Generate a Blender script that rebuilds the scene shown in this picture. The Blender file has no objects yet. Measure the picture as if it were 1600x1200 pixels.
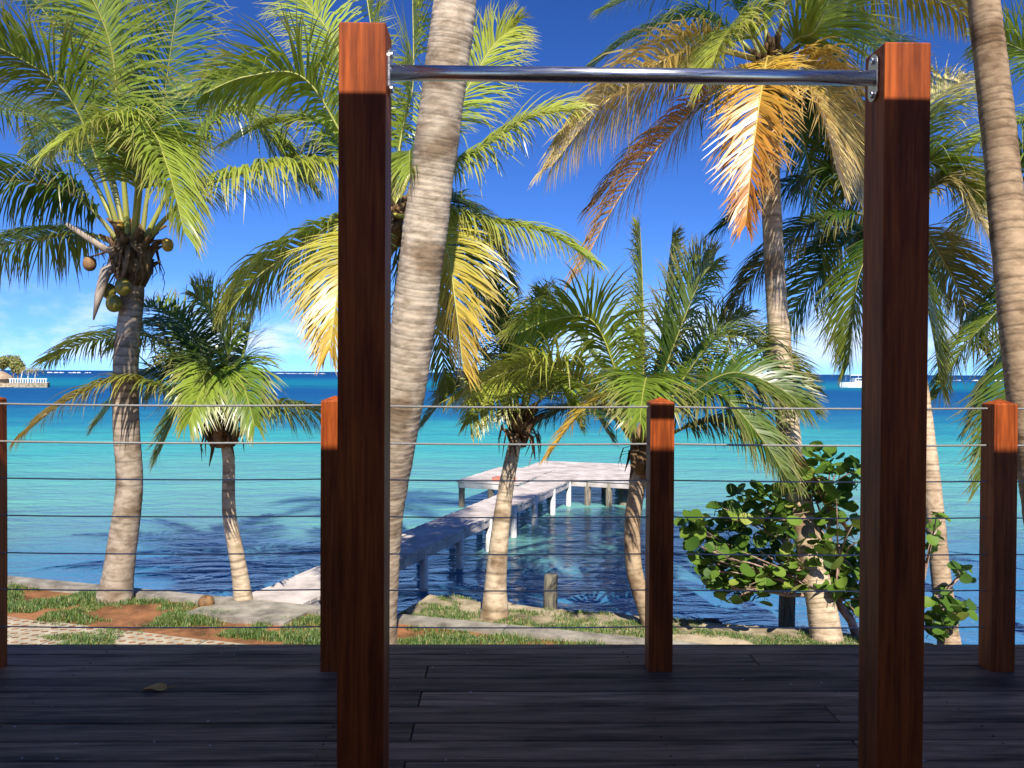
import bpy, bmesh, math, random
from mathutils import Vector, Matrix, noise
R = math.radians
random.seed(7)
C = bpy.context.scene.collection
scene = bpy.context.scene

# ------------------------------------------------------------------ camera
FPX = 1340.0
cd = bpy.data.cameras.new('camera'); cam = bpy.data.objects.new('camera', cd); C.objects.link(cam)
cd.sensor_width = 36; cd.lens = FPX / 1600 * 36; cd.clip_start = 0.05; cd.clip_end = 90000
CAMM = (Matrix.Translation((0, 0, 1.3)) @ Matrix.Rotation(R(-1.0), 4, 'Z')
        @ Matrix.Rotation(R(90 - 0.75), 4, 'X') @ Matrix.Rotation(R(0.32), 4, 'Z'))
cam.matrix_world = CAMM
scene.camera = cam

def P(px, py, d):                       # a pixel of the photograph at distance d -> point of the place
    return CAMM @ Vector(((px - 800) / FPX * d, -(py - 600) / FPX * d, -d))

# ------------------------------------------------------------------ sky, sun, exposure
SUN_EL, SUN_AZ = 46.2, -8.0             # sun stands behind the camera, a little to the right
world = bpy.data.worlds.new('World'); scene.world = world; world.use_nodes = True
nt = world.node_tree; nt.nodes.clear()
def N(t, typ, **kw):
    n = t.nodes.new(typ)
    for k, v in kw.items(): setattr(n, k, v)
    return n
sky = N(nt, 'ShaderNodeTexSky', sky_type='NISHITA', sun_disc=False)
sky.sun_elevation = R(SUN_EL); sky.sun_rotation = R(180 + SUN_AZ); sky.altitude = 300
sky.air_density = 1.0; sky.dust_density = 0.2; sky.ozone_density = 5.0
stc = N(nt, 'ShaderNodeTexCoord'); sad = N(nt, 'ShaderNodeVectorMath', operation='ADD'); sad.inputs[1].default_value = (0, 0, .11)
nt.links.new(stc.outputs['Generated'], sad.inputs[0]); nt.links.new(sad.outputs[0], sky.inputs[0])
gam = N(nt, 'ShaderNodeGamma'); gam.inputs[1].default_value = 1.58
hsv = N(nt, 'ShaderNodeHueSaturation'); hsv.inputs['Saturation'].default_value = 1.06
hsv.inputs['Value'].default_value = 0.47; hsv.inputs['Hue'].default_value = 0.507
bg = N(nt, 'ShaderNodeBackground'); bg.inputs[1].default_value = 0.1
wo = N(nt, 'ShaderNodeOutputWorld')
L = nt.links.new
L(sky.outputs[0], gam.inputs[0]); L(gam.outputs[0], hsv.inputs['Color'])
# low trade-wind cumulus all round the horizon
tc = N(nt, 'ShaderNodeTexCoord'); sep = N(nt, 'ShaderNodeSeparateXYZ'); L(tc.outputs['Generated'], sep.inputs[0])
mp = N(nt, 'ShaderNodeMapping'); mp.inputs['Scale'].default_value = (1, 1, 2.3); L(tc.outputs['Generated'], mp.inputs[0])
cn = N(nt, 'ShaderNodeTexNoise'); cn.inputs['Scale'].default_value = 7.5; cn.inputs['Detail'].default_value = 9
cn.inputs['Roughness'].default_value = 0.58; L(mp.outputs[0], cn.inputs['Vector'])
cr = N(nt, 'ShaderNodeMapRange', interpolation_type='SMOOTHSTEP'); cr.inputs[1].default_value = 0.40; cr.inputs[2].default_value = 0.60
L(cn.outputs[0], cr.inputs[0])
up = N(nt, 'ShaderNodeMapRange', interpolation_type='SMOOTHSTEP'); up.inputs[1].default_value = 0.11; up.inputs[2].default_value = 0.035
up.inputs[3].default_value = 0; up.inputs[4].default_value = 1; L(sep.outputs[2], up.inputs[0])
lo = N(nt, 'ShaderNodeMapRange', interpolation_type='SMOOTHSTEP'); lo.inputs[1].default_value = -0.005; lo.inputs[2].default_value = 0.03
L(sep.outputs[2], lo.inputs[0])
m1 = N(nt, 'ShaderNodeMath', operation='MULTIPLY'); L(cr.outputs[0], m1.inputs[0]); L(up.outputs[0], m1.inputs[1])
m2 = N(nt, 'ShaderNodeMath', operation='MULTIPLY'); L(m1.outputs[0], m2.inputs[0]); L(lo.outputs[0], m2.inputs[1])
m3 = N(nt, 'ShaderNodeMath', operation='MULTIPLY'); L(m2.outputs[0], m3.inputs[0]); m3.inputs[1].default_value = 0.68
mixc = N(nt, 'ShaderNodeMix', data_type='RGBA'); L(m3.outputs[0], mixc.inputs['Factor'])
L(hsv.outputs[0], mixc.inputs['A']); mixc.inputs['B'].default_value = (7.4, 7.9, 8.6, 1)
L(mixc.outputs['Result'], bg.inputs[0]); L(bg.outputs[0], wo.inputs[0])

sl = bpy.data.lights.new('sun', 'SUN'); so = bpy.data.objects.new('sun', sl); C.objects.link(so)
sl.energy = 4.8; sl.angle = R(0.5); sl.color = (1.0, 0.93, 0.82)
e, a = R(SUN_EL), R(SUN_AZ)
SUND = Vector((math.cos(e) * math.sin(a), math.cos(e) * math.cos(a), -math.sin(e)))
so.rotation_euler = SUND.to_track_quat('-Z', 'Y').to_euler(); so.location = (-1, -8, 9)

scene.view_settings.view_transform = 'Standard'; scene.view_settings.look = 'None'
scene.view_settings.exposure = 0.62; scene.view_settings.gamma = 1; scene.view_settings.use_curve_mapping = False

# ------------------------------------------------------------------ helpers
def tag(o, label=None, cat=None, group=None, kind=None):
    if label: o['label'] = label
    if cat: o['category'] = cat
    if group: o['group'] = group
    if kind: o['kind'] = kind
    return o
def empty(name, loc=(0, 0, 0)):
    o = bpy.data.objects.new(name, None); C.objects.link(o); o.location = loc; o.empty_display_size = .2
    bpy.context.view_layer.update()
    return o
def link_mesh(name, me, mat=None, parent=None):
    o = bpy.data.objects.new(name, me); C.objects.link(o)
    if mat and not me.materials: me.materials.append(mat)
    if parent:
        o.parent = parent
        o.matrix_parent_inverse = Matrix.Translation(world_loc(parent)).inverted()
    return o
def world_loc(o):
    v = Vector(o.location)
    if o.parent and o.type == 'EMPTY': v = v + world_loc(o.parent)
    return v if o.type == 'EMPTY' else Vector((0, 0, 0))
class MB:
    def __init__(s): s.v = []; s.f = []; s.c = []; s.sm = []
    def add(s, vs, fs, col=None, smooth=False):
        b = len(s.v); s.v += [tuple(x) for x in vs]; s.f += [tuple(b + i for i in f) for f in fs]
        s.sm += [smooth] * len(fs)
        if col is not None:
            s.c += (list(col) if isinstance(col, list) else [col] * len(vs))
        return b
    def box(s, c, size, rz=0, col=None):
        x, y, z = [q / 2 for q in size]; c = Vector(c); m = Matrix.Rotation(rz, 3, 'Z')
        vs = [c + m @ Vector((sx * x, sy * y, sz * z)) for sz in (-1, 1) for sx, sy in ((-1, -1), (1, -1), (1, 1), (-1, 1))]
        s.add(vs, [(3, 2, 1, 0), (4, 5, 6, 7), (0, 1, 5, 4), (1, 2, 6, 5), (2, 3, 7, 6), (3, 0, 4, 7)], col)
    def tube(s, pts, rad, n=10, cap=True, col=None, smooth=True, jit=None):
        pts = [Vector(p) for p in pts]; k = len(pts); vs = []; cols = []
        t0 = (pts[1] - pts[0]).normalized()
        ref = Vector((1, 0, 0)) if abs(t0.x) < .8 else Vector((0, 1, 0))
        for i, p in enumerate(pts):
            t = (pts[min(i + 1, k - 1)] - pts[max(i - 1, 0)]).normalized()
            b1 = (ref - t * ref.dot(t)).normalized(); b2 = t.cross(b1); ref = b1
            r = rad[i] if hasattr(rad, '__len__') else rad
            for j in range(n):
                q = 2 * math.pi * j / n
                rr = r * (1 + (jit(i, j) if jit else 0))
                vs.append(p + (b1 * math.cos(q) + b2 * math.sin(q)) * rr)
                if col is not None: cols.append(col[i] if isinstance(col, list) else col)
        fs = [(i * n + j, i * n + (j + 1) % n, (i + 1) * n + (j + 1) % n, (i + 1) * n + j) for i in range(k - 1) for j in range(n)]
        if cap: fs += [tuple(range(n - 1, -1, -1)), tuple((k - 1) * n + j for j in range(n))]
        s.add(vs, fs, cols if col is not None else None, smooth)
    def mesh(s, name='m'):
        me = bpy.data.meshes.new(name); me.from_pydata(s.v, [], s.f)
        me.polygons.foreach_set('use_smooth', s.sm)
        if s.c and len(s.c) == len(s.v):
            at = me.attributes.new('Col', 'FLOAT_COLOR', 'POINT')
            flat = []
            for c in s.c: flat += [c[0], c[1], c[2], 1]
            at.data.foreach_set('color', flat)
        me.update(); return me
    def build(s, name, mat, parent=None): return link_mesh(name, s.mesh(name), mat, parent)

def bevel_box(size, bev=.006, seg=2):
    bm = bmesh.new(); bmesh.ops.create_cube(bm, size=1)
    for v in bm.verts: v.co = Vector((v.co.x * size[0], v.co.y * size[1], v.co.z * size[2]))
    bmesh.ops.bevel(bm, geom=list(bm.edges), offset=bev, segments=seg, affect='EDGES', profile=.5)
    me = bpy.data.meshes.new('box'); bm.to_mesh(me); bm.free(); return me
def at_loc(o, loc, rz=0):
    o.matrix_parent_inverse = Matrix.Identity(4)
    pl = world_loc(o.parent) if o.parent else Vector((0, 0, 0))
    o.location = Vector(loc) - pl; o.rotation_euler = (0, 0, rz); return o
def cat(pts, n):
    pts = [Vector(p) for p in pts]; q = [2 * pts[0] - pts[1]] + pts + [2 * pts[-1] - pts[-2]]; out = []
    seg = len(pts) - 1
    for i in range(n + 1):
        t = i / n * seg; k = min(int(t), seg - 1); t -= k
        p0, p1, p2, p3 = q[k:k + 4]
        out.append(.5 * ((2 * p1) + (p2 - p0) * t + (2 * p0 - 5 * p1 + 4 * p2 - p3) * t * t + (3 * p1 - p0 - 3 * p2 + p3) * t ** 3))
    return out
def lerp(a, b, t): return tuple(x + (y - x) * t for x, y in zip(a, b))

# ------------------------------------------------------------------ materials
def mat(name, base=(.5, .5, .5), rough=.6, spec=.5, metal=0):
    m = bpy.data.materials.new(name); m.use_nodes = True
    b = m.node_tree.nodes['Principled BSDF']
    b.inputs['Base Color'].default_value = (*base, 1); b.inputs['Roughness'].default_value = rough
    b.inputs['Specular IOR Level'].default_value = spec; b.inputs['Metallic'].default_value = metal
    return m, m.node_tree, b
def noise_col(t, b, c1, c2, scale, stretch=(1, 1, 1), detail=6, lo=.35, hi=.65, coord='Object', rough=.6):
    tc = N(t, 'ShaderNodeTexCoord'); mp = N(t, 'ShaderNodeMapping'); mp.inputs['Scale'].default_value = stretch
    n = N(t, 'ShaderNodeTexNoise'); n.inputs['Scale'].default_value = scale; n.inputs['Detail'].default_value = detail
    n.inputs['Roughness'].default_value = rough
    r = N(t, 'ShaderNodeValToRGB'); r.color_ramp.elements[0].position = lo; r.color_ramp.elements[1].position = hi
    r.color_ramp.elements[0].color = (*c1, 1); r.color_ramp.elements[1].color = (*c2, 1)
    t.links.new(tc.outputs[coord], mp.inputs[0]); t.links.new(mp.outputs[0], n.inputs['Vector'])
    t.links.new(n.outputs[0], r.inputs[0])
    if b: t.links.new(r.outputs[0], b.inputs['Base Color'])
    return n, r
def bump(t, b, src, strength=.3, dist=.01):
    bp = N(t, 'ShaderNodeBump'); bp.inputs['Strength'].default_value = strength; bp.inputs['Distance'].default_value = dist
    t.links.new(src, bp.inputs['Height']); t.links.new(bp.outputs[0], b.inputs['Normal']); return bp

# hardwood of the posts (grain runs up)
mWood, t, b = mat('red_hardwood', rough=.5, spec=.18)
n, r = noise_col(t, b, (.18, .033, .007), (.50, .108, .018), 9, (9, 9, .35), 7, .3, .72)
n3 = N(t, 'ShaderNodeTexNoise'); n3.inputs['Scale'].default_value = 3.2; n3.inputs['Detail'].default_value = 8; n3.inputs['Roughness'].default_value = .65
tc3 = N(t, 'ShaderNodeTexCoord'); mp3 = N(t, 'ShaderNodeMapping'); mp3.inputs['Scale'].default_value = (4, 4, .55); oi3 = N(t, 'ShaderNodeObjectInfo')
t.links.new(tc3.outputs['Object'], mp3.inputs[0]); t.links.new(oi3.outputs['Location'], mp3.inputs['Location']); t.links.new(mp3.outputs[0], n3.inputs['Vector'])
r3 = N(t, 'ShaderNodeValToRGB'); r3.color_ramp.elements[0].position = .34; r3.color_ramp.elements[1].position = .56
r3.color_ramp.elements[0].color = (.38, .36, .36, 1); r3.color_ramp.elements[1].color = (1.1, 1.1, 1.1, 1); t.links.new(n3.outputs[0], r3.inputs[0])
mx3 = N(t, 'ShaderNodeMix', data_type='RGBA', blend_type='MULTIPLY'); mx3.inputs['Factor'].default_value = .75
t.links.new(r.outputs[0], mx3.inputs['A']); t.links.new(r3.outputs[0], mx3.inputs['B']); t.links.new(mx3.outputs['Result'], b.inputs['Base Color'])
bump(t, b, n.outputs[0], .25, .004)
# weathered deck boards (grain runs along X)
mDeck, t, b = mat('weathered_deck_wood', rough=.62, spec=.3)
n, r = noise_col(t, b, (.105, .060, .034), (.56, .345, .20), 5, (.5, 6, 6), 11, .36, .70)
oi = N(t, 'ShaderNodeObjectInfo'); mx = N(t, 'ShaderNodeMix', data_type='RGBA', blend_type='MULTIPLY'); mx.inputs['Factor'].default_value = .8
rr = N(t, 'ShaderNodeValToRGB'); rr.color_ramp.elements[0].color = (.35, .31, .30, 1); rr.color_ramp.elements[1].color = (1.1, 1.05, 1.0, 1)
t.links.new(oi.outputs['Random'], rr.inputs[0]); t.links.new(r.outputs[0], mx.inputs['A']); t.links.new(rr.outputs[0], mx.inputs['B'])
t.links.new(mx.outputs['Result'], b.inputs['Base Color'])
bump(t, b, n.outputs[0], .5, .004)
mDark, t, b = mat('dark_timber', (.03, .024, .02), .8)
mSteel, t, b = mat('polished_steel', (.62, .62, .64), .16, .5, 1)
n, r = noise_col(t, None, (.22, .22, .22), (.36, .36, .36), 40, (.4, 6, 6)); t.links.new(r.outputs[0], b.inputs['Roughness'])
mSteelDull, t, b = mat('rusty_screw', (.10, .07, .05), .7)
mCable, t, b = mat('steel_cable', (.50, .48, .44), .45, .5, .6)
n = N(t, 'ShaderNodeTexWave', wave_type='BANDS', bands_direction='DIAGONAL'); n.inputs['Scale'].default_value = 60
bump(t, b, n.outputs[1], .5, .002)

# palm leaf: colour of each leaflet is stored on the mesh
mLeaf, t, b = mat('palm_leaf', rough=.33, spec=.6)
at = N(t, 'ShaderNodeAttribute', attribute_name='Col'); t.links.new(at.outputs[0], b.inputs['Base Color'])
tr = N(t, 'ShaderNodeBsdfTranslucent'); hs = N(t, 'ShaderNodeHueSaturation'); hs.inputs['Value'].default_value = 1.5
t.links.new(at.outputs[0], hs.inputs['Color']); t.links.new(hs.outputs[0], tr.inputs[0])
ms = N(t, 'ShaderNodeMixShader'); ms.inputs[0].default_value = .28
t.links.new(b.outputs[0], ms.inputs[1]); t.links.new(tr.outputs[0], ms.inputs[2])
t.links.new(ms.outputs[0], t.nodes['Material Output'].inputs[0])
mRib, t, b = mat('palm_midrib', rough=.45); at = N(t, 'ShaderNodeAttribute', attribute_name='Col'); t.links.new(at.outputs[0], b.inputs['Base Color'])
# palm trunk: pale ringed bark with dark blotches
mTrunk, t, b = mat('palm_bark', rough=.85, spec=.2)
n, r = noise_col(t, None, (.30, .23, .155), (.62, .515, .39), 9, (1, 1, 2.2), 10, .30, .58)
n2 = N(t, 'ShaderNodeTexNoise'); n2.inputs['Scale'].default_value = 2.6; n2.inputs['Detail'].default_value = 7
tc = N(t, 'ShaderNodeTexCoord'); t.links.new(tc.outputs['Object'], n2.inputs['Vector'])
r2 = N(t, 'ShaderNodeValToRGB'); r2.color_ramp.elements[0].position = .36; r2.color_ramp.elements[1].position = .5
r2.color_ramp.elements[0].color = (.50, .44, .38, 1); r2.color_ramp.elements[1].color = (1, 1, 1, 1); t.links.new(n2.outputs[0], r2.inputs[0])
mx = N(t, 'ShaderNodeMix', data_type='RGBA', blend_type='MULTIPLY'); mx.inputs['Factor'].default_value = 1
at = N(t, 'ShaderNodeAttribute', attribute_name='Col'); mx2 = N(t, 'ShaderNodeMix', data_type='RGBA', blend_type='MULTIPLY'); mx2.inputs['Factor'].default_value = 1
t.links.new(r.outputs[0], mx.inputs['A']); t.links.new(r2.outputs[0], mx.inputs['B']); t.links.new(mx.outputs['Result'], mx2.inputs['A'])
t.links.new(at.outputs[0], mx2.inputs['B']); t.links.new(mx2.outputs['Result'], b.inputs['Base Color']); bump(t, b, n.outputs[0], .6, .012)
mFibre, t, b = mat('coconut_fibre', rough=.9, spec=.1); n, r = noise_col(t, b, (.07, .04, .02), (.30, .19, .10), 16, (1, 1, .4)); bump(t, b, n.outputs[0], .8, .02)
mNutG, t, b = mat('green_coconut', rough=.45); noise_col(t, b, (.16, .15, .02), (.34, .26, .05), 9)
mNutB, t, b = mat('brown_coconut', rough=.7); noise_col(t, b, (.10, .05, .02), (.30, .16, .06), 14, (1, 1, .3))
mNutY, t, b = mat('yellow_coconut', rough=.45); noise_col(t, b, (.42, .24, .03), (.55, .36, .06), 9)
mSpathe, t, b = mat('dry_spathe', rough=.8); noise_col(t, b, (.26, .20, .15), (.42, .34, .27), 8, (1, 1, .3))
# sea grape
mGrape, t, b = mat('sea_grape_leaf', rough=.55, spec=.25)
oi = N(t, 'ShaderNodeObjectInfo'); rr = N(t, 'ShaderNodeValToRGB')
for pos, c in ((0, (.05, .11, .015)), (.5, (.10, .19, .022)), (.82, (.19, .29, .04)), (1, (.36, .38, .08))):
    el = rr.color_ramp.elements[0] if pos == 0 else (rr.color_ramp.elements[-1] if pos == 1 else rr.color_ramp.elements.new(pos)); el.color = (*c, 1)
t.links.new(oi.outputs['Random'], rr.inputs[0]); t.links.new(rr.outputs[0], b.inputs['Base Color'])
tr = N(t, 'ShaderNodeBsdfTranslucent'); t.links.new(rr.outputs[0], tr.inputs[0]); ms = N(t, 'ShaderNodeMixShader'); ms.inputs[0].default_value = .25
t.links.new(b.outputs[0], ms.inputs[1]); t.links.new(tr.outputs[0], ms.inputs[2]); t.links.new(ms.outputs[0], t.nodes['Material Output'].inputs[0])
mBranch, t, b = mat('sea_grape_bark', rough=.8); noise_col(t, b, (.22, .13, .09), (.48, .34, .26), 12)
# ground
mSoil, t, b = mat('red_soil', rough=.95, spec=.1)
n, r = noise_col(t, b, (.09, .045, .022), (.36, .165, .075), 2.2, (1, 1, 1), 9, .36, .62, rough=.7); bump(t, b, n.outputs[0], .7, .05)
mSand, t, b = mat('shore_sand', rough=.95, spec=.1)
n, r = noise_col(t, b, (.12, .10, .05), (.50, .41, .28), 2.6, (1, 1, 1), 10, .34, .62, rough=.7); bump(t, b, n.outputs[0], .7, .05)
mConc, t, b = mat('old_concrete', rough=.9, spec=.2); n, r = noise_col(t, b, (.15, .135, .11), (.38, .345, .285), 5, (1, 1, 1), 9); bump(t, b, n.outputs[0], .5, .01)
mPaver, t, b = mat('grass_paver_concrete', rough=.9, spec=.2); n, r = noise_col(t, b, (.28, .24, .17), (.50, .44, .33), 6, (1, 1, 1), 9); bump(t, b, n.outputs[0], .5, .01)
mGrass, t, b = mat('grass_blades', rough=.55); at = N(t, 'ShaderNodeAttribute', attribute_name='Col'); t.links.new(at.outputs[0], b.inputs['Base Color'])
mPier, t, b = mat('bleached_pier_wood', rough=.85, spec=.2); n, r = noise_col(t, b, (.38, .33, .30), (.68, .61, .56), 3, (1, 1, 1), 9); bump(t, b, n.outputs[0], .3, .005)
mPile, t, b = mat('white_pile', rough=.6); noise_col(t, b, (.55, .53, .50), (.8, .78, .74), 4, (1, 1, 1), 8)
mOldPile, t, b = mat('grey_weathered_pile', rough=.9); n, r = noise_col(t, b, (.07, .065, .05), (.26, .23, .17), 9, (4, 4, .6), 8); bump(t, b, n.outputs[0], .7, .01)
mRock, t, b = mat('dark_shore_rock', rough=.9); n, r = noise_col(t, b, (.03, .028, .025), (.14, .12, .10), 6, (1, 1, 1), 9); bump(t, b, n.outputs[0], .8, .03)
mWhite, t, b = mat('white_paint', (.8, .8, .78), .4)
mWall, t, b = mat('house_plaster', rough=.9); noise_col(t, b, (.66, .57, .44), (.76, .67, .54), 3)
mCeil, t, b = mat('porch_ceiling_wood', rough=.7); noise_col(t, b, (.38, .27, .17), (.5, .37, .24), 4, (1, 8, 1))
mThatch, t, b = mat('tan_thatch', rough=.95); noise_col(t, b, (.30, .20, .12), (.52, .38, .24), 2, (1, 1, 3))
mGlass, t, b = mat('boat_glass', (.03, .05, .07), .1)
mDryLeaf, t, b = mat('dry_leaf', rough=.6); noise_col(t, b, (.72, .34, .06), (.85, .50, .13), 20)
mPetal, t, b = mat('petal', (.6, .55, .5), .7)
mFoam, t, b = mat('sea_foam', (.85, .88, .9), .8)
mRed, t, b = mat('faded_red_wood', (.45, .17, .11), .7)

# water: seabed colour seen through the water changes with distance off shore; waves by bump
mWater, t, b = mat('sea_water', rough=.10, spec=.17)
b.inputs['IOR'].default_value = 1.33
geo = N(t, 'ShaderNodeNewGeometry'); sp = N(t, 'ShaderNodeSeparateXYZ'); t.links.new(geo.outputs['Position'], sp.inputs[0])
nA = N(t, 'ShaderNodeTexNoise'); nA.inputs['Scale'].default_value = .11; nA.inputs['Detail'].default_value = 5
nB = N(t, 'ShaderNodeTexNoise'); nB.inputs['Scale'].default_value = .012; nB.inputs['Detail'].default_value = 4
for q in (nA, nB): t.links.new(geo.outputs['Position'], q.inputs['Vector'])
def MA(op, a, bb, c=None):
    m = N(t, 'ShaderNodeMath', operation=op)
    for i, v in enumerate((a, bb, c)):
        if v is None: continue
        if isinstance(v, (int, float)): m.inputs[i].default_value = v
        else: t.links.new(v, m.inputs[i])
    return m.outputs[0]
ymax = MA('MAXIMUM', sp.outputs[1], 3.0)
lg = MA('LOGARITHM', ymax, 10.0)
lg = MA('ADD', lg, MA('MULTIPLY', MA('SUBTRACT', nA.outputs[0], .5), .34))
lg = MA('ADD', lg, MA('MULTIPLY', MA('SUBTRACT', nB.outputs[0], .5), .25))
mrn = N(t, 'ShaderNodeMapRange'); mrn.inputs[1].default_value = .9; mrn.inputs[2].default_value = 3.1; t.links.new(lg, mrn.inputs[0])
ramp = N(t, 'ShaderNodeValToRGB'); t.links.new(mrn.outputs[0], ramp.inputs[0])
stops = [(.0, (.034, .14, .33)), (.07, (.040, .165, .30)), (.125, (.10, .25, .25)), (.20, (.12, .36, .29)), (.30, (.045, .38, .33)),
         (.37, (.014, .20, .30)), (.45, (.008, .115, .26)), (.56, (.007, .085, .245)), (.65, (.008, .20, .28)), (.71, (.008, .17, .30)), (.80, (.007, .08, .23)), (1, (.006, .055, .18))]
for i, (p, c) in enumerate(stops):
    el = ramp.color_ramp.elements[i] if i < 2 else ramp.color_ramp.elements.new(p)
    el.position = p; el.color = (*c, 1)
t.links.new(ramp.outputs[0], b.inputs['Base Color'])
rgh = N(t, 'ShaderNodeMapRange'); rgh.inputs[1].default_value = 1.0; rgh.inputs[2].default_value = 2.2; rgh.inputs[3].default_value = .08; rgh.inputs[4].default_value = .55
t.links.new(MA('LOGARITHM', ymax, 10.0), rgh.inputs[0]); t.links.new(rgh.outputs[0], b.inputs['Roughness'])   # unresolved wave slopes widen the glint far out
mpw = N(t, 'ShaderNodeMapping'); mpw.inputs['Scale'].default_value = (.55, 1.25, 1); mpw.inputs['Rotation'].default_value = (0, 0, R(-12)); t.links.new(geo.outputs['Position'], mpw.inputs[0])
w1 = N(t, 'ShaderNodeTexNoise'); w1.inputs['Scale'].default_value = 2.0; w1.inputs['Detail'].default_value = 5; w1.inputs['Roughness'].default_value = .55; w1.inputs['Distortion'].default_value = .6
t.links.new(mpw.outputs[0], w1.inputs['Vector'])
w2 = N(t, 'ShaderNodeTexNoise'); w2.inputs['Scale'].default_value = .35; w2.inputs['Detail'].default_value = 3; t.links.new(mpw.outputs[0], w2.inputs['Vector'])
hgt = MA('ADD', w1.outputs[0], MA('MULTIPLY', w2.outputs[0], 2.0))
bp = N(t, 'ShaderNodeBump'); bp.inputs['Strength'].default_value = 1.0; bp.inputs['Distance'].default_value = .40
t.links.new(hgt, bp.inputs['Height']); t.links.new(bp.outputs[0], b.inputs['Normal'])

# ------------------------------------------------------------------ setting: sea and ground
ZG, ZW = -1.2, -1.75                     # yard level, sea level (deck top is 0)
YAW = Matrix.Rotation(R(-1.0), 3, 'Z')
W0 = YAW @ Vector((-1.95, 8.82, 0)); AX = R(18.4)
V = Vector((math.cos(AX), -math.sin(AX), 0)); U = Vector((math.sin(AX), math.cos(AX), 0))   # along the shore / out to sea
mb = MB(); mb.add([(-60000, 4, ZW), (60000, 4, ZW), (60000, 70000, ZW), (-60000, 70000, ZW)], [(0, 1, 2, 3)])
tag(mb.build('sea', mWater), kind='structure')

def ground_n(p):                          # lumpy soil, level where the pavers lie
    f = min(1, max(0, (p.x + 1.9) / .5, (p.y + .33 * (p.x + 4) - 8.35) / .35))
    return (.04 * noise.noise(p * 1.3) + .02 * noise.noise(p * 4)) * f
mb = MB()
nx, ny = 240, 80; vs = []
for j in range(ny + 1):
    for i in range(nx + 1):
        s = -16 + 34 * i / nx; q = -13.5 + 13.4 * j / ny
        p = W0 + V * s + U * q
        z = ZG + ground_n(p)
        vs.append((p.x, p.y, z))
mb.add(vs, [(j * (nx + 1) + i, j * (nx + 1) + i + 1, (j + 1) * (nx + 1) + i + 1, (j + 1) * (nx + 1) + i) for j in range(ny) for i in range(nx)], smooth=True)
tag(mb.build('ground', mSoil), kind='structure')

mb = MB()
for k in range(17):                       # seawall cast in lengths with joints
    c = W0 + V * (-16 + 2.0 * k + 1.0)
    mb.box((c.x, c.y, -1.9), (1.988, .20, 1.5), -AX)
tag(mb.build('seawall', mConc), 'low pale concrete seawall curb running between grass and water', 'wall')

def strip_h(s, q):
    p = W0 + V * s + U * q
    edge = 2.05 + .22 * noise.noise(Vector((s * .7, 3, 0))) + .08 * noise.noise(Vector((s * 3, 8, 0))) - .02 * s
    h = -1.33 + .03 * noise.noise(p * 2)
    dq = (q - (edge - .55)) / .75
    if dq > 0: h -= .62 * min(dq, 1.6) ** 1.4
    return h + .02 * noise.noise(p * 6)
S0 = .55
mb = MB(); nx, ny = 260, 44; vs = []
for j in range(ny + 1):
    for i in range(nx + 1):
        s = S0 + 16 * i / nx; q = .05 + 3.7 * j / ny; p = W0 + V * s + U * q
        vs.append((p.x, p.y, strip_h(s, q)))
mb.add(vs, [(j * (nx + 1) + i, j * (nx + 1) + i + 1, (j + 1) * (nx + 1) + i + 1, (j + 1) * (nx + 1) + i) for j in range(ny) for i in range(nx)], smooth=True)
tag(mb.build('shore', mSand), kind='structure')

# ------------------------------------------------------------------ house whose eave shades the deck
house = empty('house', (0, -6, ZG)); tag(house, 'plastered house with deep porch roof behind the deck', 'house')
mb = MB(); mb.box((0, -4.2, .9), (15, .2, 4.2)); mb.build('wall', mWall, house)
EY, EZ = 1.70, 3.09
mb = MB()
sl_ = math.tan(R(9))
for x0 in (-8.0,):
    vs = []
    for (y, z) in ((EY, EZ), (EY - 6.4, EZ + 6.4 * sl_)):
        for x in (-8, 8):
            vs += [(x, y, z), (x, y, z - .10)]
    mb.add(vs, [(0, 2, 6, 4), (1, 5, 7, 3), (0, 1, 3, 2), (4, 6, 7, 5), (0, 4, 5, 1), (2, 3, 7, 6)])
mb.build('roof', mCeil, house)
for k in range(12):
    mb = MB(); x = -7.6 + 1.38 * k
    vs = [(x + dx, y, z + dz) for (y, z) in ((EY - .06, EZ - .102 - .06 * sl_ * 0), (EY - 5.7, EZ - .102 + 5.64 * sl_)) for dx in (-.035, .035) for dz in (-.12, 0)]
    mb.add(vs, [(0, 1, 3, 2), (4, 6, 7, 5), (0, 4, 5, 1), (2, 3, 7, 6), (1, 5, 7, 3), (0, 2, 6, 4)]); mb.build('rafter', mDark, house)

# ------------------------------------------------------------------ deck
deck = empty('deck', (0, 0, -.2)); tag(deck, kind='structure')
EDGE = 4.10; PITCH = .155
mb = MB(); mb.box((0, EDGE - .045, -.16), (14, .04, .25)); mb.build('fascia', mDark, deck)
for k in range(12):
    mb = MB(); mb.box((-6.6 + 1.2 * k, -.2, -.13), (.05, 8.45, .18)); mb.build('joist', mDark, deck)
for k in range(5):
    mb = MB(); mb.box((-6 + 3 * k, EDGE - .3, -.72), (.12, .12, .98)); mb.build('stilt', mDark, deck)
bcache = {}
def board(x0, x1, yc):
    key = round(x1 - x0, 3)
    if key not in bcache:
        me = bevel_box((x1 - x0 - .004, PITCH - .007, .034), .004, 1); me.materials.append(mDeck); bcache[key] = me
    o = bpy.data.objects.new('board', bcache[key]); C.objects.link(o); o.parent = deck
    o.location = ((x0 + x1) / 2, yc, -.017 + .2 + random.uniform(-.0015, .0015)); o.rotation_euler = (random.uniform(-.006, .006), 0, 0)
mb = MB(); mb.tube([(0, 0, -.004), (0, 0, .0006)], .0048, 8, smooth=False); scm = mb.mesh('screw'); scm.materials.append(mSteelDull)
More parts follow.
